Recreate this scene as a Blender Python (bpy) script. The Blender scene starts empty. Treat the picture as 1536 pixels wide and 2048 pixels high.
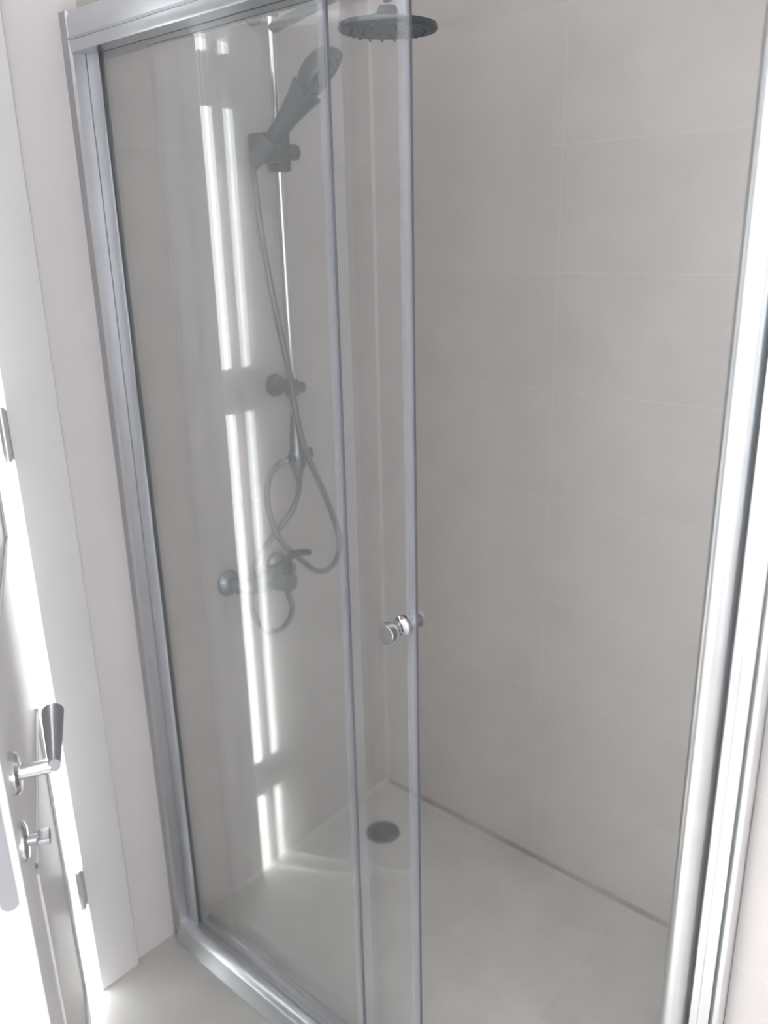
import bpy, bmesh, math
from mathutils import Vector, Matrix

S = bpy.context.scene
COL = S.collection

# ------------------------------------------------------------------ camera
CAM = Vector((1.4757, -0.8923, 1.6))
YAW, PITCH, ROLL, FPX = 0.8425, 0.320, -0.0234, 1684.45
fw = Vector((-math.cos(YAW) * math.cos(PITCH), math.sin(YAW) * math.cos(PITCH), -math.sin(PITCH)))
rt = Vector((math.sin(YAW), math.cos(YAW), 0))
up = rt.cross(fw)
rt2 = rt * math.cos(ROLL) + up * math.sin(ROLL)
up2 = -rt * math.sin(ROLL) + up * math.cos(ROLL)
cd = bpy.data.cameras.new('camera')
cam = bpy.data.objects.new('camera', cd)
COL.objects.link(cam)
m = Matrix((rt2, up2, -fw)).transposed().to_4x4()
m.translation = CAM
cam.matrix_world = m
cd.sensor_fit = 'VERTICAL'
cd.sensor_height = 36.0
cd.sensor_width = 27.0
cd.lens = FPX / 2048 * 36.0
cd.clip_start = 0.01
cd.dof.use_dof = True
cd.dof.focus_distance = 1.25
cd.dof.aperture_fstop = 3.0
S.camera = cam

# ------------------------------------------------------------------ light
S.view_settings.view_transform = 'Standard'
S.view_settings.look = 'None'
S.view_settings.gamma = 1
S.view_settings.use_curve_mapping = False
S.view_settings.exposure = -0.05

SKY = 11.5     # bright overcast sky seen past the door
w = bpy.data.worlds.new('sky')
S.world = w
w.use_nodes = True
bg = w.node_tree.nodes['Background']
bg.inputs[0].default_value = (0.95, 0.98, 1.0, 1)
bg.inputs[1].default_value = SKY

sd = bpy.data.lights.new('sun', 'SUN')
sd.energy = 34.0
sd.angle = 0.01
sd.color = (1.0, 0.97, 0.93)
sun = bpy.data.objects.new('sun', sd)
sun.rotation_euler = Vector((0.22, 0.62, -0.42)).to_track_quat('-Z', 'Y').to_euler()
sun.location = (-2.0, -3.0, 3.0)
COL.objects.link(sun)

def portal(name, loc, direction, sx, sy):
    a = bpy.data.lights.new(name, 'AREA')
    a.shape = 'RECTANGLE'; a.size = sx; a.size_y = sy
    a.cycles.is_portal = True
    o = bpy.data.objects.new(name, a)
    o.location = loc
    o.rotation_euler = Vector(direction).to_track_quat('-Z', 'Y').to_euler()
    COL.objects.link(o)

portal('portal_doorway', (-0.14, -0.61, 1.0), (1, 0, 0), 0.74, 2.02)
portal('portal_window', (0.65, -2.24, 1.5), (0, 1, 0), 1.0, 1.2)
portal('portal_added_window', (2.76, -1.65, 1.5), (-1, 0, 0), 0.6, 1.2)  # guides sky light through the window added in the end wall

cy = S.cycles
cy.max_bounces = 12
cy.diffuse_bounces = 8
cy.glossy_bounces = 6
cy.transparent_max_bounces = 24
cy.caustics_reflective = False
cy.caustics_refractive = False
cy.sample_clamp_indirect = 8.0

# ------------------------------------------------------------------ materials
def mat(name, color, rough=0.5, metal=0.0, noise=0.0, nscale=6.0, bump=0.0, bscale=60.0, spec=0.5):
    m = bpy.data.materials.new(name)
    m.use_nodes = True
    nt = m.node_tree
    b = nt.nodes['Principled BSDF']
    b.inputs['Base Color'].default_value = (*color, 1)
    b.inputs['Roughness'].default_value = rough
    b.inputs['Metallic'].default_value = metal
    b.inputs['Specular IOR Level'].default_value = spec
    tc = nt.nodes.new('ShaderNodeTexCoord')
    if noise:
        n = nt.nodes.new('ShaderNodeTexNoise')
        n.inputs['Scale'].default_value = nscale
        n.inputs['Detail'].default_value = 4
        nt.links.new(tc.outputs['Object'], n.inputs['Vector'])
        r = nt.nodes.new('ShaderNodeValToRGB')
        r.color_ramp.elements[0].position = 0.3
        r.color_ramp.elements[1].position = 0.7
        r.color_ramp.elements[0].color = (*[c * (1 - noise) for c in color], 1)
        r.color_ramp.elements[1].color = (*[min(1, c * (1 + noise)) for c in color], 1)
        nt.links.new(n.outputs['Fac'], r.inputs['Fac'])
        nt.links.new(r.outputs['Color'], b.inputs['Base Color'])
    if bump:
        n = nt.nodes.new('ShaderNodeTexNoise')
        n.inputs['Scale'].default_value = bscale
        nt.links.new(tc.outputs['Object'], n.inputs['Vector'])
        bp = nt.nodes.new('ShaderNodeBump')
        bp.inputs['Strength'].default_value = bump
        bp.inputs['Distance'].default_value = 0.002
        nt.links.new(n.outputs['Fac'], bp.inputs['Height'])
        nt.links.new(bp.outputs['Normal'], b.inputs['Normal'])
    return m

def tile_mat(name, color, grout, axes, off, size, mortar=0.0012, rough=0.35, stain=None, noise=0.05):
    m = bpy.data.materials.new(name)
    m.use_nodes = True
    nt = m.node_tree
    L = nt.links.new
    b = nt.nodes['Principled BSDF']
    tc = nt.nodes.new('ShaderNodeTexCoord')
    sp = nt.nodes.new('ShaderNodeSeparateXYZ')
    L(tc.outputs['Object'], sp.inputs[0])
    cb = nt.nodes.new('ShaderNodeCombineXYZ')
    for i in (0, 1):
        a = nt.nodes.new('ShaderNodeMath'); a.operation = 'ADD'
        a.inputs[1].default_value = 60 * size[i] - off[i]
        L(sp.outputs[axes[i]], a.inputs[0])
        L(a.outputs[0], cb.inputs[i])
    br = nt.nodes.new('ShaderNodeTexBrick')
    br.offset = 0.0; br.squash = 1.0
    br.inputs['Scale'].default_value = 1.0
    br.inputs['Mortar Size'].default_value = mortar
    br.inputs['Mortar Smooth'].default_value = 0.3
    br.inputs['Bias'].default_value = 0.0
    br.inputs['Brick Width'].default_value = size[0]
    br.inputs['Row Height'].default_value = size[1]
    br.inputs['Color1'].default_value = (*color, 1)
    br.inputs['Color2'].default_value = (*[c * 0.97 for c in color], 1)
    br.inputs['Mortar'].default_value = (*grout, 1)
    L(cb.outputs[0], br.inputs['Vector'])
    n = nt.nodes.new('ShaderNodeTexNoise')
    n.inputs['Scale'].default_value = 9.0
    n.inputs['Detail'].default_value = 5
    L(tc.outputs['Object'], n.inputs['Vector'])
    r = nt.nodes.new('ShaderNodeValToRGB')
    r.color_ramp.elements[0].position = 0.3
    r.color_ramp.elements[1].position = 0.7
    r.color_ramp.elements[0].color = (1 - noise, 1 - noise, 1 - noise, 1)
    r.color_ramp.elements[1].color = (1, 1, 1, 1)
    L(n.outputs['Fac'], r.inputs['Fac'])
    mx = nt.nodes.new('ShaderNodeMix'); mx.data_type = 'RGBA'; mx.blend_type = 'MULTIPLY'
    mx.inputs[0].default_value = 1.0
    L(br.outputs['Color'], mx.inputs[6]); L(r.outputs['Color'], mx.inputs[7])
    L(mx.outputs[2], b.inputs['Base Color'])
    b.inputs['Roughness'].default_value = rough
    bp = nt.nodes.new('ShaderNodeBump'); bp.invert = True
    bp.inputs['Strength'].default_value = 0.4
    bp.inputs['Distance'].default_value = 0.001
    L(br.outputs['Fac'], bp.inputs['Height'])
    L(bp.outputs['Normal'], b.inputs['Normal'])
    return m

def glass_mat(name, film=0.03, tint=(0.975, 0.99, 0.985)):
    m = bpy.data.materials.new(name)
    m.use_nodes = True
    nt = m.node_tree
    for n in list(nt.nodes): nt.nodes.remove(n)
    L = nt.links.new
    out = nt.nodes.new('ShaderNodeOutputMaterial')
    tr = nt.nodes.new('ShaderNodeBsdfTransparent'); tr.inputs[0].default_value = (*tint, 1)
    gl = nt.nodes.new('ShaderNodeBsdfGlossy'); gl.inputs['Roughness'].default_value = 0.0
    gl.inputs[0].default_value = (1, 1, 1, 1)
    fr = nt.nodes.new('ShaderNodeFresnel'); fr.inputs[0].default_value = 1.5
    geo = nt.nodes.new('ShaderNodeNewGeometry')
    # the back face sees an inverted index
    ior = nt.nodes.new('ShaderNodeMix'); ior.data_type = 'FLOAT'
    ior.inputs[2].default_value = 1.5; ior.inputs[3].default_value = 1.5
    L(geo.outputs['Backfacing'], ior.inputs[0])
    lw = nt.nodes.new('ShaderNodeLayerWeight')
    # Schlick curve from the facing angle, the same on both sides of the pane
    ff = lw.outputs['Facing']; lw.inputs['Blend'].default_value = 0.5
    pw = nt.nodes.new('ShaderNodeMath'); pw.operation = 'POWER'; pw.inputs[1].default_value = 5.0
    L(ff, pw.inputs[0])
    mu = nt.nodes.new('ShaderNodeMath'); mu.operation = 'MULTIPLY_ADD'
    mu.inputs[1].default_value = 0.96; mu.inputs[2].default_value = 0.04
    L(pw.outputs[0], mu.inputs[0])
    mix = nt.nodes.new('ShaderNodeMixShader')
    L(mu.outputs[0], mix.inputs[0]); L(tr.outputs[0], mix.inputs[1]); L(gl.outputs[0], mix.inputs[2])
    nt.nodes.remove(fr); nt.nodes.remove(ior); nt.nodes.remove(geo)
    df = nt.nodes.new('ShaderNodeBsdfDiffuse'); df.inputs[0].default_value = (0.9, 0.9, 0.9, 1)
    mix2 = nt.nodes.new('ShaderNodeMixShader')
    tc = nt.nodes.new('ShaderNodeTexCoord')
    nz = nt.nodes.new('ShaderNodeTexNoise'); nz.inputs['Scale'].default_value = 3.0
    L(tc.outputs['Object'], nz.inputs['Vector'])
    mr = nt.nodes.new('ShaderNodeMapRange')
    mr.inputs['From Min'].default_value = 0.3; mr.inputs['From Max'].default_value = 0.7
    mr.inputs['To Min'].default_value = film * 0.8; mr.inputs['To Max'].default_value = film * 1.2
    L(nz.outputs['Fac'], mr.inputs['Value'])
    L(mr.outputs[0], mix2.inputs[0])
    L(mix.outputs[0], mix2.inputs[1]); L(df.outputs[0], mix2.inputs[2])
    L(mix2.outputs[0], out.inputs[0])
    return m

ROW = 0.2519
TILE = (0.60, 0.58, 0.562)
GROUT = (0.635, 0.615, 0.595)
M = {
    'tile_back': tile_mat('wall tile back', TILE, GROUT, ('X', 'Z'), (0.522, 0.0), (0.6, ROW)),
    'tile_left': tile_mat('wall tile side', TILE, GROUT, ('Y', 'Z'), (0.151, 0.0), (0.6, ROW)),
    'tile_right': tile_mat('wall tile front', (0.60, 0.575, 0.565), (0.64, 0.62, 0.61), ('X', 'Z'), (1.722, 0.218), (0.6, ROW)),
    'paint': mat('wall paint', (0.80, 0.775, 0.78), 0.6, noise=0.02, bump=0.05),
    'ceiling': mat('ceiling paint', (0.8, 0.8, 0.8), 0.8),
    'floor': tile_mat('floor tile', (0.62, 0.61, 0.59), (0.57, 0.56, 0.54), ('X', 'Y'), (0.797, 0.60), (0.6, 0.6), 0.0015, 0.3, noise=0.08),
    'shower_floor': tile_mat('shower floor tile', (0.70, 0.69, 0.67), (0.64, 0.63, 0.605), ('X', 'Y'), (0.797, -0.44), (0.6, 1.2), 0.0016, 0.35, noise=0.10),
    'terrace': mat('terrace concrete', (0.8, 0.79, 0.77), 0.7, noise=0.05),
    'lacquer': mat('white lacquer', (0.84, 0.84, 0.84), 0.35, noise=0.01),
    'alu': mat('satin aluminium', (0.80, 0.82, 0.83), 0.28, 1.0, noise=0.02, nscale=20),
    'alu_dull': mat('dull aluminium', (0.50, 0.50, 0.52), 0.45, 1.0, noise=0.03, nscale=20),
    'alu_mid': mat('matt aluminium', (0.62, 0.65, 0.68), 0.34, 1.0, noise=0.03, nscale=20),
    'alu_dark': mat('dark channel', (0.22, 0.22, 0.23), 0.6, 0.3),
    'seal': glass_mat('translucent seal', 0.06, (0.90, 0.915, 0.94)),
    'seal_clear': glass_mat('clear seal lip', 0.035, (0.97, 0.97, 0.985)),
    'glass': glass_mat('shower glass', 0.024, (0.985, 0.99, 0.992)),
    'edge': mat('dark glass edge', (0.17, 0.18, 0.20), 0.35),
    'chrome': mat('polished chrome', (0.70, 0.70, 0.715), 0.12, 1.0),
    'chrome_dark': mat('darkened chrome', (0.26, 0.30, 0.32), 0.30, 1.0, noise=0.06, nscale=30),  # base colour darkened; plain chrome would mirror the bright walls
    'plastic': mat('grey chromed plastic', (0.085, 0.105, 0.125), 0.4, 0.3, noise=0.05, nscale=30),
    'rubber': mat('dark rubber', (0.10, 0.11, 0.12), 0.6),
    'hose': mat('metal hose', (0.27, 0.26, 0.25), 0.35, 0.9, bump=0.6, bscale=400),
    'lever': mat('brushed steel lever', (0.46, 0.46, 0.50), 0.35, 0.9),
    'silicone': mat('stained silicone', (0.44, 0.40, 0.37), 0.5, noise=0.15, nscale=5),
    'silicone_white': mat('corner grout', (0.60, 0.585, 0.565), 0.5),
    'drain': mat('drain steel', (0.28, 0.29, 0.29), 0.4, 0.8),
}

# ------------------------------------------------------------------ mesh helpers
def new_bm(): return bmesh.new()

def add_box(bm, a, b, bev=0.0, mtx=None):
    r = bmesh.ops.create_cube(bm, size=1.0)
    vs = r['verts']
    c = [(a[i] + b[i]) / 2 for i in range(3)]; s = [abs(b[i] - a[i]) for i in range(3)]
    for v in vs:
        v.co = Vector((c[0] + v.co.x * s[0], c[1] + v.co.y * s[1], c[2] + v.co.z * s[2]))
    if bev:
        es = list({e for v in vs for e in v.link_edges})
        r2 = bmesh.ops.bevel(bm, geom=es, offset=bev, segments=3, affect='EDGES', profile=0.5)
        vs = list({v for f in r2['faces'] for v in f.verts} | {v for v in vs if v.is_valid})
    if mtx is not None:
        for v in vs: v.co = mtx @ v.co
    return vs

def add_prism(bm, prof, axis, a, b, mtx=None):
    """extrude a closed 2-D outline along an axis; the outline holds the other two coordinates in order"""
    def pt(p, t):
        if axis == 0: return Vector((t, p[0], p[1]))
        if axis == 1: return Vector((p[0], t, p[1]))
        return Vector((p[0], p[1], t))
    A = [bm.verts.new(pt(p, a)) for p in prof]
    B = [bm.verts.new(pt(p, b)) for p in prof]
    n = len(prof)
    for i in range(n):
        bm.faces.new((A[i], A[(i + 1) % n], B[(i + 1) % n], B[i]))
    bm.faces.new(A); bm.faces.new(B)
    if mtx is not None:
        for v in A + B: v.co = mtx @ v.co

def add_tube(bm, pts, r, seg=14, cap=True):
    pts = [Vector(p) for p in pts]
    rings = []
    n = len(pts)
    ref = None
    for i, p in enumerate(pts):
        t = (pts[min(i + 1, n - 1)] - pts[max(i - 1, 0)]).normalized()
        if ref is None:
            ref = Vector((0, 0, 1)) if abs(t.z) < 0.9 else Vector((1, 0, 0))
        u = (ref - t * ref.dot(t)).normalized(); ref = u
        v = t.cross(u)
        rr = r[i] if isinstance(r, (list, tuple)) else r
        rings.append([bm.verts.new(p + (u * math.cos(2 * math.pi * k / seg) + v * math.sin(2 * math.pi * k / seg)) * rr) for k in range(seg)])
    for i in range(n - 1):
        for k in range(seg):
            bm.faces.new((rings[i][k], rings[i][(k + 1) % seg], rings[i + 1][(k + 1) % seg], rings[i + 1][k]))
    if cap:
        bm.faces.new(rings[0]); bm.faces.new(rings[-1])

def spline(pts, k=10):
    """Catmull-Rom through the points"""
    P = [Vector(p) for p in pts]
    P = [P[0] * 2 - P[1]] + P + [P[-1] * 2 - P[-2]]
    out = []
    for i in range(1, len(P) - 2):
        for j in range(k):
            t = j / k
            a, b, c, d = P[i - 1], P[i], P[i + 1], P[i + 2]
            out.append(0.5 * ((2 * b) + (c - a) * t + (2 * a - 5 * b + 4 * c - d) * t * t + (-a + 3 * b - 3 * c + d) * t ** 3))
    out.append(P[-2])
    return out

def add_lathe(bm, prof, origin, direction, seg=32):
    """profile of (radius, distance along the axis)"""
    d = Vector(direction).normalized()
    u = d.orthogonal().normalized(); v = d.cross(u); o = Vector(origin)
    rings = []
    for r, h in prof:
        rings.append([bm.verts.new(o + d * h + (u * math.cos(2 * math.pi * k / seg) + v * math.sin(2 * math.pi * k / seg)) * max(r, 1e-5)) for k in range(seg)])
    for i in range(len(rings) - 1):
        for k in range(seg):
            bm.faces.new((rings[i][k], rings[i][(k + 1) % seg], rings[i + 1][(k + 1) % seg], rings[i + 1][k]))
    bm.faces.new(rings[0]); bm.faces.new(rings[-1])

def obj(name, bm, material, parent=None, smooth=True, loc=None):
    bmesh.ops.recalc_face_normals(bm, faces=bm.faces)
    me = bpy.data.meshes.new(name)
    o = bpy.data.objects.new(name, me)
    COL.objects.link(o)
    base = Vector((0, 0, 0))
    if loc is not None: base = Vector(loc)
    elif parent is not None: base = Vector(parent['_w']) if '_w' in parent else Vector((0, 0, 0))
    if loc is not None and parent is None:
        pass
    for v in bm.verts: v.co -= base
    bm.to_mesh(me); bm.free()
    me.materials.append(M[material])
    if smooth:
        me.polygons.foreach_set('use_smooth', [True] * len(me.polygons))
        me.set_sharp_from_angle(angle=math.radians(35))
    if parent is not None:
        o.parent = parent
    else:
        o.location = base
    o['_w'] = list(base)
    return o

def thing(name, loc, label, cat, kind=None, group=None):
    o = bpy.data.objects.new(name, None)
    COL.objects.link(o)
    o.location = loc
    o.empty_display_size = 0.05
    o['_w'] = list(loc)
    return tag(o, label, cat, kind, group)

def tag(o, label, cat, kind=None, group=None):
    o['label'] = label; o['category'] = cat
    if kind: o['kind'] = kind
    if group: o['group'] = group
    return o

def arc(cx, cy_, r, a0, a1, n):
    return [(cx + r * math.cos(math.radians(a0 + (a1 - a0) * i / n)), cy_ + r * math.sin(math.radians(a0 + (a1 - a0) * i / n))) for i in range(n + 1)]

# ------------------------------------------------------------------ room shell
D = 0.751          # depth of the shower
YH = -0.24         # hinge side of the doorway
YL = -0.98         # lock side of the doorway
HD = 2.0           # doorway height
CE = 2.45          # ceiling
XR = 2.7           # right end of the room
YB = -2.2          # rear wall

bm = new_bm()
add_box(bm, (-0.12, YB - 0.1, -0.1), (XR + 0.1, 0.0, 0.0))
tag(obj('floor', bm, 'floor', smooth=False), 'beige-grey tiled bathroom floor outside the shower rail', 'floor', 'structure')
bm = new_bm()
add_box(bm, (-0.12, 0.0, -0.1), (1.45, D + 0.1, 0.0))
tag(obj('floor', bm, 'shower_floor', smooth=False), 'beige-grey tiled shower floor around the drain', 'floor', 'structure')
bm = new_bm()
add_box(bm, (-0.12, YB - 0.1, CE), (XR + 0.1, D + 0.1, CE + 0.1))
tag(obj('ceiling', bm, 'ceiling', smooth=False), 'white painted bathroom ceiling', 'ceiling', 'structure')

bm = new_bm()
add_box(bm, (-0.12, 0.0, 0.0), (0.0, D + 0.1, CE))
tag(obj('wall_left', bm, 'tile_left', smooth=False), 'tiled shower wall that carries the mixer and riser rail', 'wall', 'structure')
bm = new_bm()
add_box(bm, (-0.12, YH + 0.02, 0.0), (0.0, 0.0, CE))
add_box(bm, (-0.12, YL - 0.02, HD + 0.02), (0.0, YH + 0.02, CE))
add_box(bm, (-0.12, YB, 0.0), (0.0, YL - 0.02, CE))
tag(obj('wall_left', bm, 'paint', smooth=False), 'pale wall strip between door casing and shower profile', 'wall', 'structure')
bm = new_bm()
add_box(bm, (0.0, D, 0.0), (1.45, D + 0.1, CE))
tag(obj('wall_back', bm, 'tile_back', smooth=False), 'long grey-beige tiled wall at the back of the shower', 'wall', 'structure')
bm = new_bm()
add_box(bm, (1.2455, 0.0, 0.0), (XR + 0.1, 0.10, CE))
add_box(bm, (1.35, 0.10, 0.0), (1.45, D, CE))
tag(obj('wall_right', bm, 'tile_right', smooth=False), 'pale bright tiled wall right of the shower post', 'wall', 'structure')
# rear wall with a window, right end wall
bm = new_bm()
WX0, WX1, WZ0, WZ1 = 0.15, 1.15, 0.9, 2.1
add_box(bm, (0.0, YB - 0.1, 0.0), (WX0, YB, CE))
add_box(bm, (WX1, YB - 0.1, 0.0), (XR + 0.1, YB, CE))
add_box(bm, (WX0, YB - 0.1, 0.0), (WX1, YB, WZ0))
add_box(bm, (WX0, YB - 0.1, WZ1), (WX1, YB, CE))
tag(obj('wall_rear', bm, 'paint', smooth=False), 'pale painted wall behind the viewer', 'wall', 'structure')
bm = new_bm()
for y0, y1, z0, z1 in ((YB, -1.95, 0, CE), (-1.35, 0.0, 0, CE), (-1.95, -1.35, 0, 0.9), (-1.95, -1.35, 2.1, CE)):
    add_box(bm, (XR, y0, z0), (XR + 0.1, y1, z1))
tag(obj('wall_end', bm, 'paint', smooth=False), 'pale painted wall at the far right end of the room', 'wall', 'structure')
# unseen slab and side wall, added to keep the sun off the rear window
bm = new_bm()
add_box(bm, (-0.12, -4.7, CE), (XR + 0.1, YB - 0.1, CE + 0.1))
tag(obj('ceiling', bm, 'ceiling', smooth=False), 'white slab added behind the viewer to shade the rear window', 'ceiling', 'structure')
bm = new_bm()
add_box(bm, (-0.12, -4.7, 0.0), (0.0, YB - 0.1, CE))
tag(obj('wall_sunshade', bm, 'paint', smooth=False), 'pale wall added behind the viewer to shade the rear window', 'wall', 'structure')
# window frame
bm = new_bm()
for a, b in (((WX0, WZ0), (WX1, WZ0 + 0.05)), ((WX0, WZ1 - 0.05), (WX1, WZ1)), ((WX0, WZ0 + 0.05), (WX0 + 0.05, WZ1 - 0.05)),
             ((WX1 - 0.05, WZ0 + 0.05), (WX1, WZ1 - 0.05)), ((WX0 + 0.05, 1.28), (WX1 - 0.05, 1.32))):
    add_box(bm, (a[0], YB - 0.08, a[1]), (b[0], YB - 0.03, b[1]), 0.004)
tag(obj('window_1', bm, 'lacquer'), 'white window frame in the wall behind the viewer', 'window', 'structure')

bm = new_bm()  # unseen second window, added to brighten the casing and wall strip
for y0, y1, z0, z1 in ((-1.95, -1.35, 0.9, 0.95), (-1.95, -1.35, 2.05, 2.1), (-1.95, -1.90, 0.95, 2.05), (-1.40, -1.35, 0.95, 2.05)):
    add_box(bm, (XR + 0.03, y0, z0), (XR + 0.08, y1, z1), 0.004)
tag(obj('window_added', bm, 'lacquer'), 'white frame of an unseen window added in the far right end wall for light', 'window', 'structure')
# terrace outside the doorway
bm = new_bm()
add_box(bm, (-2.6, -2.6, -0.12), (-0.12, 2.6, -0.01))
tag(obj('floor', bm, 'terrace', smooth=False), 'sunlit pale ground beyond the door gap', 'floor', 'structure')

# door lining and casing
bm = new_bm()
add_box(bm, (-0.12, YH, 0.0), (0.0, YH + 0.02, HD + 0.02))
add_box(bm, (-0.12, YL - 0.02, 0.0), (0.0, YL, HD + 0.02))
add_box(bm, (-0.12, YL, HD), (0.0, YH, HD + 0.02))
CW = 0.0966
for x0, x1 in ((0.0, 0.015), (-0.135, -0.12)):
    add_box(bm, (x0, YH, 0.0), (x1, YH + CW, HD + CW), 0.002)
    add_box(bm, (x0, YL - CW, 0.0), (x1, YL, HD + CW), 0.002)
    add_box(bm, (x0, YL, HD), (x1, YH, HD + CW), 0.002)
tag(obj('trim_1', bm, 'lacquer'), 'white door casing and lining left of the shower', 'door casing', 'structure')
# silicone at the foot of the shower walls and in the corner
bm = new_bm()
add_prism(bm, [(D, 0.0), (D, 0.007), (D - 0.004, 0.004), (D - 0.010, 0.0015), (D - 0.012, 0.0)], 0, 0.012, 1.35)
tag(obj('trim_2', bm, 'silicone'), 'stained brownish sealant line at the foot of the back wall', 'sealant', 'structure')
bm = new_bm()
add_prism(bm, [(0.0, 0.0), (0.0, 0.007), (0.004, 0.004), (0.010, 0.0015), (0.012, 0.0)], 1, 0.04, D - 0.012)
tag(obj('trim_4', bm, 'silicone_white'), 'pale sealant line at the foot of the mixer wall', 'sealant', 'structure')
bm = new_bm()
add_prism(bm, [(0.0, D), (0.0, D - 0.005), (0.0025, D - 0.0025), (0.005, D)], 2, 0.007, CE)
tag(obj('trim_3', bm, 'silicone_white'), 'thin pale sealant line up the inner shower corner', 'sealant', 'structure')

# ------------------------------------------------------------------ door leaf
P0 = Vector((0.0045, -0.2635, 0)); P1 = Vector((0.617, -0.58, 0))
e = (P1 - P0).normalized(); n = Vector((-e.y, e.x, 0))
LW = (P1 - P0).length
DM = Matrix((e, n, Vector((0, 0, 1)))).transposed().to_4x4(); DM.translation = P0
TH = 0.038
door = thing('door_1', (0.006, -0.2645, 0.0), 'white room door standing ajar at the left edge, lever handle on it', 'door', 'structure')
bm = new_bm()
add_box(bm, (0, -TH, 0.014), (LW, 0, 1.985), 0.0015, DM)
leaf = obj('door_leaf', bm, 'lacquer', door)
bm = new_bm()   # raised mouldings of the two panels
def frame(bm, x0, x1, z0, z1, y):
    t = 0.012
    for a, b in (((x0, z0), (x1, z0 + t)), ((x0, z1 - t), (x1, z1)), ((x0, z0), (x0 + t, z1)), ((x1 - t, z0), (x1, z1))):
        add_box(bm, (a[0], y, a[1]), (b[0], y + 0.004, b[1]), 0.0015, DM)
frame(bm, 0.12, LW - 0.13, 0.14, 0.80, 0.0)
frame(bm, 0.12, LW - 0.13, 0.96 + 0.16, 1.86, 0.0)
obj('panel_moulding', bm, 'lacquer', door)

def dpt(t, o, z):
    """point on the door: t metres in from the lock edge, o metres out from the face"""
    return P1 - e * t + n * o + Vector((0, 0, z))
bm = new_bm()
hz = 0.990; ht = 0.068
hd = obj('door_handle', (lambda b: (add_lathe(b, [(0.026, 0), (0.026, 0.006), (0.022, 0.010), (0.010, 0.0105)], dpt(ht, 0, hz), n), b)[1])(bm), 'chrome', door)
bm = new_bm()
add_tube(bm, [dpt(ht, 0.010, hz), dpt(ht, 0.045, hz)], 0.009, 16)
obj('handle_neck', bm, 'chrome', hd)
bm = new_bm()
# flat blade that widens towards its tip
N = 8
rows = []
for i in range(N + 1):
    s = i / N
    c = dpt(ht - 0.008 + 0.125 * s, 0.050, hz + 0.004 + 0.004 * s)
    hw = 0.0075 + 0.0072 * s; hh = 0.009 + 0.004 * s
    rows.append([bm.verts.new(c + n * (hw * math.cos(a)) + Vector((0, 0, hh * math.sin(a)))) for a in [2 * math.pi * k / 16 for k in range(16)]])
for i in range(N):
    for k in range(16):
        bm.faces.new((rows[i][k], rows[i][(k + 1) % 16], rows[i + 1][(k + 1) % 16], rows[i + 1][k]))
bm.faces.new(rows[0]); bm.faces.new(rows[-1])
lv = obj('lever', bm, 'lever', hd); lv['label'] = 'dark brushed lever widening to its tip'
bm = new_bm()
tz = 0.912; tt = 0.040
add_lathe(bm, [(0.024, 0), (0.024, 0.005), (0.019, 0.008), (0.009, 0.0085)], dpt(tt, 0, tz), n)
tk = obj('thumb_turn', bm, 'chrome', door)
bm = new_bm()
add_tube(bm, [dpt(tt, 0.008, tz), dpt(tt, 0.020, tz)], 0.006, 14)
add_box(bm, (LW - tt - 0.012, 0.018, tz - 0.004), (LW - tt + 0.012, 0.034, tz + 0.004), 0.002, DM)
obj('turn_knob', bm, 'lever', tk)
bm = new_bm()
cx = -TH / 2
prof = [(cx + 0.010 * math.cos(a), 0.862 + 0.010 * math.sin(a)) for a in [math.pi + math.pi * k / 10 for k in range(11)]] + \
       [(cx + 0.010 * math.cos(a), 1.068 + 0.010 * math.sin(a)) for a in [math.pi * k / 10 for k in range(11)]]
add_prism(bm, prof, 0, LW, LW + 0.0015, DM)
lp = obj('lock_plate', bm, 'lever', door)
bm = new_bm()
add_box(bm, (LW + 0.0015, cx - 0.006, 0.985), (LW + 0.010, cx + 0.006, 1.010), 0.002, DM)
obj('latch_bolt', bm, 'chrome', lp)
for z in (0.285, 1.275, 1.890):
    bm = new_bm()
    hp = Vector((0.013, -0.2505, 0))
    add_tube(bm, [hp + Vector((0, 0, z - 0.046)), hp + Vector((0, 0, z + 0.046))], 0.0075, 18)
    add_lathe(bm, [(0.0085, 0), (0.0085, 0.003), (0.005, 0.007)], hp + Vector((0, 0, z + 0.046)), (0, 0, 1), 18)
    # the two plates of the hinge
    add_box(bm, (-0.022, YH - 0.0025, z - 0.045), (0.012, YH - 0.0005, z + 0.045))
    add_box(bm, (-0.0022, -0.030, z - 0.045), (-0.0002, 0.0005, z + 0.045), 0, DM)
    obj('hinge', bm, 'alu', door)

# ------------------------------------------------------------------ shower screen
H = 1.902
scr = thing('shower_screen', (0.0, -0.03, 0.0), 'aluminium-framed glass shower screen with a sliding door, across the alcove', 'shower screen')
T = 1.965
bm = new_bm()
# wall channel: stepped outline seen from above
add_prism(bm, [(0.0005, -0.036), (0.020, -0.036), (0.024, -0.032), (0.024, 0.010), (0.0005, 0.010)], 2, 0.001, T)
wp = obj('wall_profile', bm, 'alu_dull', scr); wp['label'] = 'left upright wall channel of dull aluminium'
bm = new_bm()
add_prism(bm, [(0.024, -0.006), (0.026, -0.008), (0.056, -0.008), (0.0600, -0.006), (0.0600, 0.004), (0.024, 0.004)], 2, 0.045, T)
st = obj('stile', bm, 'alu_mid', scr)
bm = new_bm()
add_box(bm, (0.0600, -0.005, 0.045), (0.0625, 0.003, H))
obj('gasket', bm, 'rubber', st)

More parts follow.
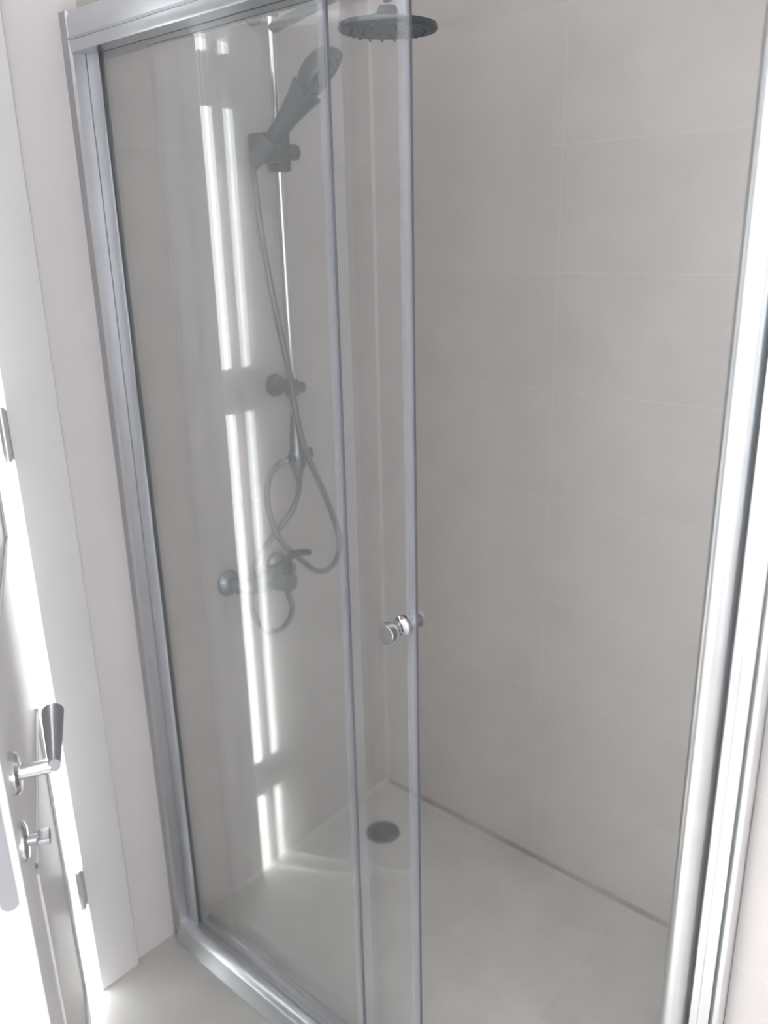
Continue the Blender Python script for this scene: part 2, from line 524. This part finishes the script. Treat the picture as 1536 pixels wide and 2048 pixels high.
rail = [(-0.050, 0.001), (-0.049, 0.004), (-0.036, 0.030)] + arc(-0.015, 0.026, 0.0215, 165, 60, 12) + [(0.004, 0.044), (0.036, 0.040), (0.040, 0.034), (0.040, 0.001)]
bm = new_bm()
add_prism(bm, rail, 0, 0.024, 1.169)
br = obj('bottom_rail', bm, 'alu_mid', scr)
bm = new_bm()
for y0 in (-0.004, 0.023):
    add_box(bm, (0.06, y0 - 0.003, 0.040), (1.165, y0 + 0.008, 0.0475))
obj('track_lip', bm, 'alu_dull', br)
bm = new_bm()
add_prism(bm, [(-0.036, H + 0.004), (-0.034, H), (0.040, H), (0.042, H + 0.004), (0.042, T), (0.036, T + 0.006), (-0.016, T + 0.006), (-0.030, T), (-0.036, H + 0.05)], 0, 0.024, 1.245)
tr = obj('top_rail', bm, 'alu_mid', scr)
bm = new_bm()
add_box(bm, (0.024, -0.0385, H + 0.018), (1.245, -0.0362, H + 0.022))
obj('rail_groove', bm, 'alu_dull', tr)

def pane(name, x0, x1, y, z0, z1):
    bm = new_bm(); add_box(bm, (x0, y, z0), (x1, y + 0.005, z1))
    return obj(name, bm, 'glass', scr, smooth=False)
XF, XS = 0.598, 0.718
fg = pane('fixed_glass', 0.0627, XF - 0.0035, -0.0025, 0.0476, H)
fg['label'] = 'fixed clear glass panel on the left'
bm = new_bm()
add_prism(bm, [(XF - 0.013, -0.0055), (XF - 0.002, -0.0055), (XF - 0.0005, -0.003), (XF - 0.0005, 0.003), (XF - 0.002, 0.0055), (XF - 0.013, 0.0055), (XF - 0.013, 0.0027), (XF - 0.0034, 0.0027), (XF - 0.0034, -0.0027), (XF - 0.013, -0.0027)], 2, 0.048, H - 0.001)
obj('edge_seal', bm, 'seal', fg)
bm = new_bm()
add_box(bm, (XF - 0.0003, -0.002, 0.048), (XF + 0.0018, 0.003, H - 0.001))
obj('edge_line', bm, 'edge', fg)
bm = new_bm()
add_box(bm, (XF + 0.0002 + 0.0018, 0.0005, 0.048), (XF + 0.024, 0.0025, H - 0.001))
obj('seal_lip', bm, 'seal_clear', fg)
sg = pane('sliding_door', 0.16, XS - 0.003, 0.0245, 0.0476, H)
sg['label'] = 'clear sliding glass door behind the fixed panel, pushed open to the left'
bm = new_bm()
add_prism(bm, [(XS - 0.016, 0.0215), (XS - 0.002, 0.0215), (XS, 0.024), (XS, 0.030), (XS - 0.002, 0.0325), (XS - 0.016, 0.0325), (XS - 0.016, 0.0297), (XS - 0.0029, 0.0297), (XS - 0.0029, 0.0243), (XS - 0.016, 0.0243)], 2, 0.048, H - 0.001)
obj('edge_seal', bm, 'seal', sg)
bm = new_bm()
add_box(bm, (XS + 0.0001, 0.0245, 0.048), (XS + 0.0016, 0.0295, H - 0.001))
obj('edge_line', bm, 'edge', sg)
# knob through the sliding door
KX, KZ = 0.691, 1.010
bm = new_bm()
add_lathe(bm, [(0.0165, 0), (0.0165, 0.003), (0.011, 0.008), (0.0095, 0.014), (0.0105, 0.018), (0.0165, 0.026), (0.018, 0.030), (0.018, 0.040), (0.0165, 0.0425), (0.014, 0.043)], (KX, 0.0245, KZ), (0, -1, 0))
kn = obj('knob', bm, 'chrome', sg)
bm = new_bm()
add_lathe(bm, [(0.0165, 0), (0.0165, 0.003), (0.011, 0.008), (0.0100, 0.012), (0.0165, 0.022), (0.0175, 0.030), (0.016, 0.033)], (KX, 0.0295, KZ), (0, 1, 0))
obj('knob', bm, 'chrome', sg)

# right upright: rounded post, dark groove, wall channel
bm = new_bm()
add_prism(bm, arc(1.1865, -0.018, 0.0165, 180, 360, 14) + [(1.203, 0.032), (1.170, 0.032)], 2, 0.001, H)
ps = obj('post', bm, 'alu', scr); ps['label'] = 'rounded bright aluminium post on the right'
bm = new_bm()
add_box(bm, (1.2031, -0.012, 0.001), (1.2100, 0.030, H))
obj('groove', bm, 'alu_dark', ps)
bm = new_bm()
add_prism(bm, [(1.2101, 0.034), (1.2101, -0.026), (1.2110, -0.028), (1.2200, -0.028), (1.2205, -0.0265), (1.2215, -0.0265), (1.2220, -0.028), (1.2340, -0.028), (1.2345, -0.024), (1.2360, -0.016), (1.2375, -0.016), (1.2380, -0.024), (1.2385, -0.026), (1.2440, -0.026), (1.2450, -0.024), (1.2450, 0.034)], 2, 0.001, H)
obj('wall_profile', bm, 'alu', scr)['label'] = 'right upright wall channel of bright grooved aluminium'

# ------------------------------------------------------------------ riser rail and rain head
YR = 0.392; XB = 0.060
rr = thing('shower_riser', (0.0, YR, 1.1), 'chrome shower riser rail with round rain head, on the left tiled wall', 'shower rail')
bm = new_bm()
add_tube(bm, [(XB, YR + 0.004, 1.125), (XB, YR, 1.5), (XB, YR - 0.002, 2.07)], 0.0095, 20)
obj('riser_pipe', bm, 'chrome', rr)
bm = new_bm()
add_lathe(bm, [(0.026, 0.0), (0.027, 0.006), (0.024, 0.012), (0.013, 0.015), (0.012, 0.05)], (0.0005, YR, 1.272), (1, 0, 0))
add_lathe(bm, [(0.013, -0.020), (0.0155, -0.017), (0.0155, 0.017), (0.013, 0.020)], (XB, YR, 1.272), (0, 0, 1))
add_lathe(bm, [(0.012, 0.0), (0.013, 0.024), (0.010, 0.030)], (XB, YR, 1.272), (0.4, 1, -0.1))
obj('wall_bracket', bm, 'chrome_dark', rr)
bm = new_bm()
add_lathe(bm, [(0.024, 0.0), (0.024, 0.008), (0.012, 0.012), (0.011, 0.05)], (0.0005, YR, 2.03), (1, 0, 0))
add_lathe(bm, [(0.013, -0.018), (0.015, -0.015), (0.015, 0.015), (0.013, 0.018)], (XB, YR, 2.03), (0, 0, 1))
obj('wall_bracket', bm, 'chrome_dark', rr)
bm = new_bm()
add_lathe(bm, [(0.010, 0.0), (0.0105, -0.03), (0.015, -0.07), (0.016, -0.105), (0.020, -0.115), (0.020, -0.145), (0.014, -0.155), (0.010, -0.175)], (XB, YR + 0.004, 1.235), (0, 0, 1))
dv = obj('diverter', bm, 'chrome_dark', rr)
bm = new_bm()
add_lathe(bm, [(0.010, 0.0), (0.010, 0.020), (0.0125, 0.022), (0.0125, 0.036), (0.010, 0.038)], (XB, YR + 0.004, 1.112), (0.35, 0.9, 0.1), 20)
add_lathe(bm, [(0.009, 0.0), (0.009, 0.018), (0.0105, 0.020), (0.0105, 0.030), (0.008, 0.031)], (XB, YR + 0.004, 1.112), (0.2, -0.95, -0.1), 20)
obj('diverter_knob', bm, 'chrome_dark', dv)
bm = new_bm()
arm = spline([(XB, YR, 1.992), (0.12, YR - 0.002, 2.000), (0.22, YR - 0.010, 2.012), (0.33, YR - 0.018, 2.020), (0.375, YR - 0.022, 2.012), (0.39, YR - 0.022, 1.985)], 8)
add_tube(bm, arm, 0.011, 18)
obj('shower_arm', bm, 'chrome_dark', rr)
bm = new_bm()
hc = (0.385, YR - 0.022, 1.939)
add_lathe(bm, [(0.02, -0.004), (0.085, -0.004), (0.088, 0.0), (0.086, 0.008), (0.05, 0.014), (0.02, 0.024), (0.016, 0.035)], hc, (0.04, -0.02, 1), 40)
rh = obj('rain_head', bm, 'plastic', rr)
bm = new_bm()
for ring, cnt in ((0.022, 6), (0.044, 12), (0.066, 18)):
    for k in range(cnt):
        a = 2 * math.pi * k / cnt
        add_lathe(bm, [(0.0028, 0.0), (0.0022, 0.0035)], (hc[0] + ring * math.cos(a), hc[1] + ring * math.sin(a), hc[2] - 0.0042 - 0.0), (0, 0, -1), 8)
obj('nozzles', bm, 'rubber', rh)['kind'] = 'stuff'

# sliding holder on the rail
bm = new_bm()
add_lathe(bm, [(0.019, -0.040), (0.024, -0.036), (0.024, 0.036), (0.019, 0.040)], (XB, YR, 1.765), (0, 0, 1))
add_box(bm, (XB - 0.018, 0.320, 1.742), (XB + 0.034, YR - 0.008, 1.797), 0.009)
add_lathe(bm, [(0.014, 0.0), (0.017, 0.022), (0.015, 0.030)], (XB, YR + 0.018, 1.765), (0.1, 1, 0))
hl = obj('handset_holder', bm, 'plastic', rr)
HB = Vector((0.085, 0.303, 1.735))            # foot of the handset
HT = Vector((0.205, 0.367, 1.885))            # middle of its head
hdir = (HT - HB).normalized()
bm = new_bm()
add_lathe(bm, [(0.017, 0.0), (0.022, 0.004), (0.023, 0.042), (0.018, 0.047)], HB + hdir * 0.015, hdir)
obj('holder_cup', bm, 'plastic', hl)

# ------------------------------------------------------------------ handset
hs = thing('hand_shower', tuple(HB), 'dark grey hand shower tilted up in the rail holder', 'hand shower')
bm = new_bm()
add_tube(bm, [HB - hdir * 0.005, HB + hdir * 0.02, HB + hdir * 0.06, HB + hdir * 0.11, HB + hdir * 0.15, HB + hdir * 0.175], [0.010, 0.0135, 0.016, 0.020, 0.027, 0.034], 20)
obj('handle', bm, 'plastic', hs)
fn = (Vector((0.62, 0.38, -0.62)) - hdir * Vector((0.62, 0.38, -0.62)).dot(hdir)).normalized()
bm = new_bm()
hcn = HB + hdir * 0.212
add_lathe(bm, [(0.012, -0.030), (0.036, -0.024), (0.052, -0.006), (0.056, 0.006), (0.054, 0.012), (0.036, 0.013), (0.01, 0.013)], hcn, fn, 36)
hh = obj('spray_head', bm, 'plastic', hs)
bm = new_bm()
u_ = fn.orthogonal().normalized(); v_ = fn.cross(u_)
for ring, cnt in ((0.012, 6), (0.025, 12), (0.038, 18)):
    for k in range(cnt):
        a = 2 * math.pi * k / cnt
        add_lathe(bm, [(0.0022, 0.0), (0.0016, 0.004)], hcn + fn * 0.013 + (u_ * math.cos(a) + v_ * math.sin(a)) * ring, fn, 8)
obj('nozzles', bm, 'rubber', hh)['kind'] = 'stuff'

# ------------------------------------------------------------------ hoses
def hose(name, pts, label, r=0.0070):
    bm = new_bm()
    P = spline(pts, 14)
    # fine ribbing of the wound metal
    Q = []
    for i in range(len(P) - 1):
        for j in range(3):
            Q.append(P[i].lerp(P[i + 1], j / 3))
    Q.append(P[-1])
    add_tube(bm, Q, [r * (1.0 if i % 2 else 0.93) for i in range(len(Q))], 12)
    o = obj(name, bm, 'hose', loc=pts[0])
    return tag(o, label, 'hose')
hose('shower_hose', [tuple(HB - hdir * 0.006), (0.078, 0.307, 1.70), (0.080, 0.315, 1.591), (0.082, 0.338, 1.449), (0.084, 0.364, 1.317), (0.086, 0.376, 1.22),
     (0.092, 0.392, 1.135), (0.096, 0.415, 1.075), (0.100, 0.441, 1.013), (0.102, 0.470, 0.935), (0.102, 0.483, 0.880), (0.102, 0.466, 0.838), (0.100, 0.430, 0.823),
     (0.100, 0.392, 0.838), (0.096, 0.350, 0.880), (0.084, 0.316, 0.922), (0.078, 0.297, 0.965), (0.074, 0.286, 1.030), (0.070, 0.300, 1.085), (0.068, 0.335, 1.108), (0.066, 0.358, 1.109)],
     'long metal hose looping from the hand shower down beside the mixer')
hose('shower_hose', [(0.060, 0.396, 1.066), (0.062, 0.395, 1.035), (0.062, 0.368, 0.985), (0.040, 0.320, 0.925), (0.018, 0.290, 0.875), (0.017, 0.268, 0.815),
     (0.026, 0.258, 0.755), (0.038, 0.272, 0.710), (0.050, 0.305, 0.692), (0.058, 0.335, 0.705), (0.061, 0.352, 0.740), (0.062, 0.342, 0.775), (0.062, 0.338, 0.797)],
     'short metal hose hanging below the mixer and rising to the riser rail')

# ------------------------------------------------------------------ mixer
ZM = 0.837; YM = 0.288
mx = thing('mixer_tap', (0.0, YM, ZM), 'chrome wall mixer with lever, below the riser rail', 'tap')
bm = new_bm()
add_lathe(bm, [(0.016, -0.060), (0.022, -0.056), (0.023, -0.03), (0.026, -0.02), (0.026, 0.02), (0.023, 0.03), (0.022, 0.056), (0.016, 0.060)], (0.062, YM, ZM), (0, 1, 0))
add_lathe(bm, [(0.014, 0.0), (0.014, -0.030), (0.010, -0.034)], (0.062, YM + 0.050, ZM - 0.010), (0, 0, 1), 20)
obj('body', bm, 'chrome_dark', mx)
bm = new_bm()
add_lathe(bm, [(0.024, 0.0), (0.0245, 0.030), (0.022, 0.042), (0.014, 0.047)], (0.080, YM + 0.008, ZM), (1, 0.1, 0.12))
ld = obj('lever', bm, 'chrome_dark', mx)
bm = new_bm()
add_tube(bm, spline([(0.112, YM + 0.010, ZM + 0.015), (0.118, YM + 0.011, ZM + 0.060), (0.140, YM + 0.014, ZM + 0.080), (0.180, YM + 0.020, ZM + 0.090)], 6), [0.010] * 6 + [0.009] * 6 + [0.0075] * 6 + [0.007], 16)
obj('lever_blade', bm, 'plastic', ld)
for s in (-1, 1):
    yc = YM + s * 0.075
    bm = new_bm()
    add_lathe(bm, [(0.031, 0.0), (0.031, 0.004), (0.024, 0.013), (0.014, 0.017), (0.013, 0.05)], (0.0005, yc, ZM), (1, 0, 0))
    add_tube(bm, [(0.045, yc, ZM), (0.058, yc - s * 0.006, ZM), (0.062, yc - s * 0.016, ZM)], 0.0135, 18)
    add_lathe(bm, [(0.017, 0.0), (0.017, 0.014)], (0.040, yc, ZM), (1, 0, 0), 6)
    obj('wall_union', bm, 'chrome_dark', mx)

# ------------------------------------------------------------------ drain
bm = new_bm()
add_lathe(bm, [(0.046, 0.0005), (0.048, 0.002), (0.045, 0.0035), (0.040, 0.002), (0.01, 0.002)], (0.150, 0.558, 0.0), (0, 0, 1), 36)
dr = obj('drain_cover', bm, 'drain', loc=(0.150, 0.558, 0.0))
tag(dr, 'round dark metal drain cover in the shower floor near the corner', 'drain')
bm = new_bm()
for k in range(-3, 4):
    hw = math.sqrt(max(0.036 ** 2 - (k * 0.009) ** 2, 1e-6))
    add_box(bm, (0.150 + k * 0.009 - 0.002, 0.558 - hw, 0.0021), (0.150 + k * 0.009 + 0.002, 0.558 + hw, 0.0028))
obj('grate_slots', bm, 'rubber', dr)

for o in bpy.data.objects:
    if '_w' in o: del o['_w']
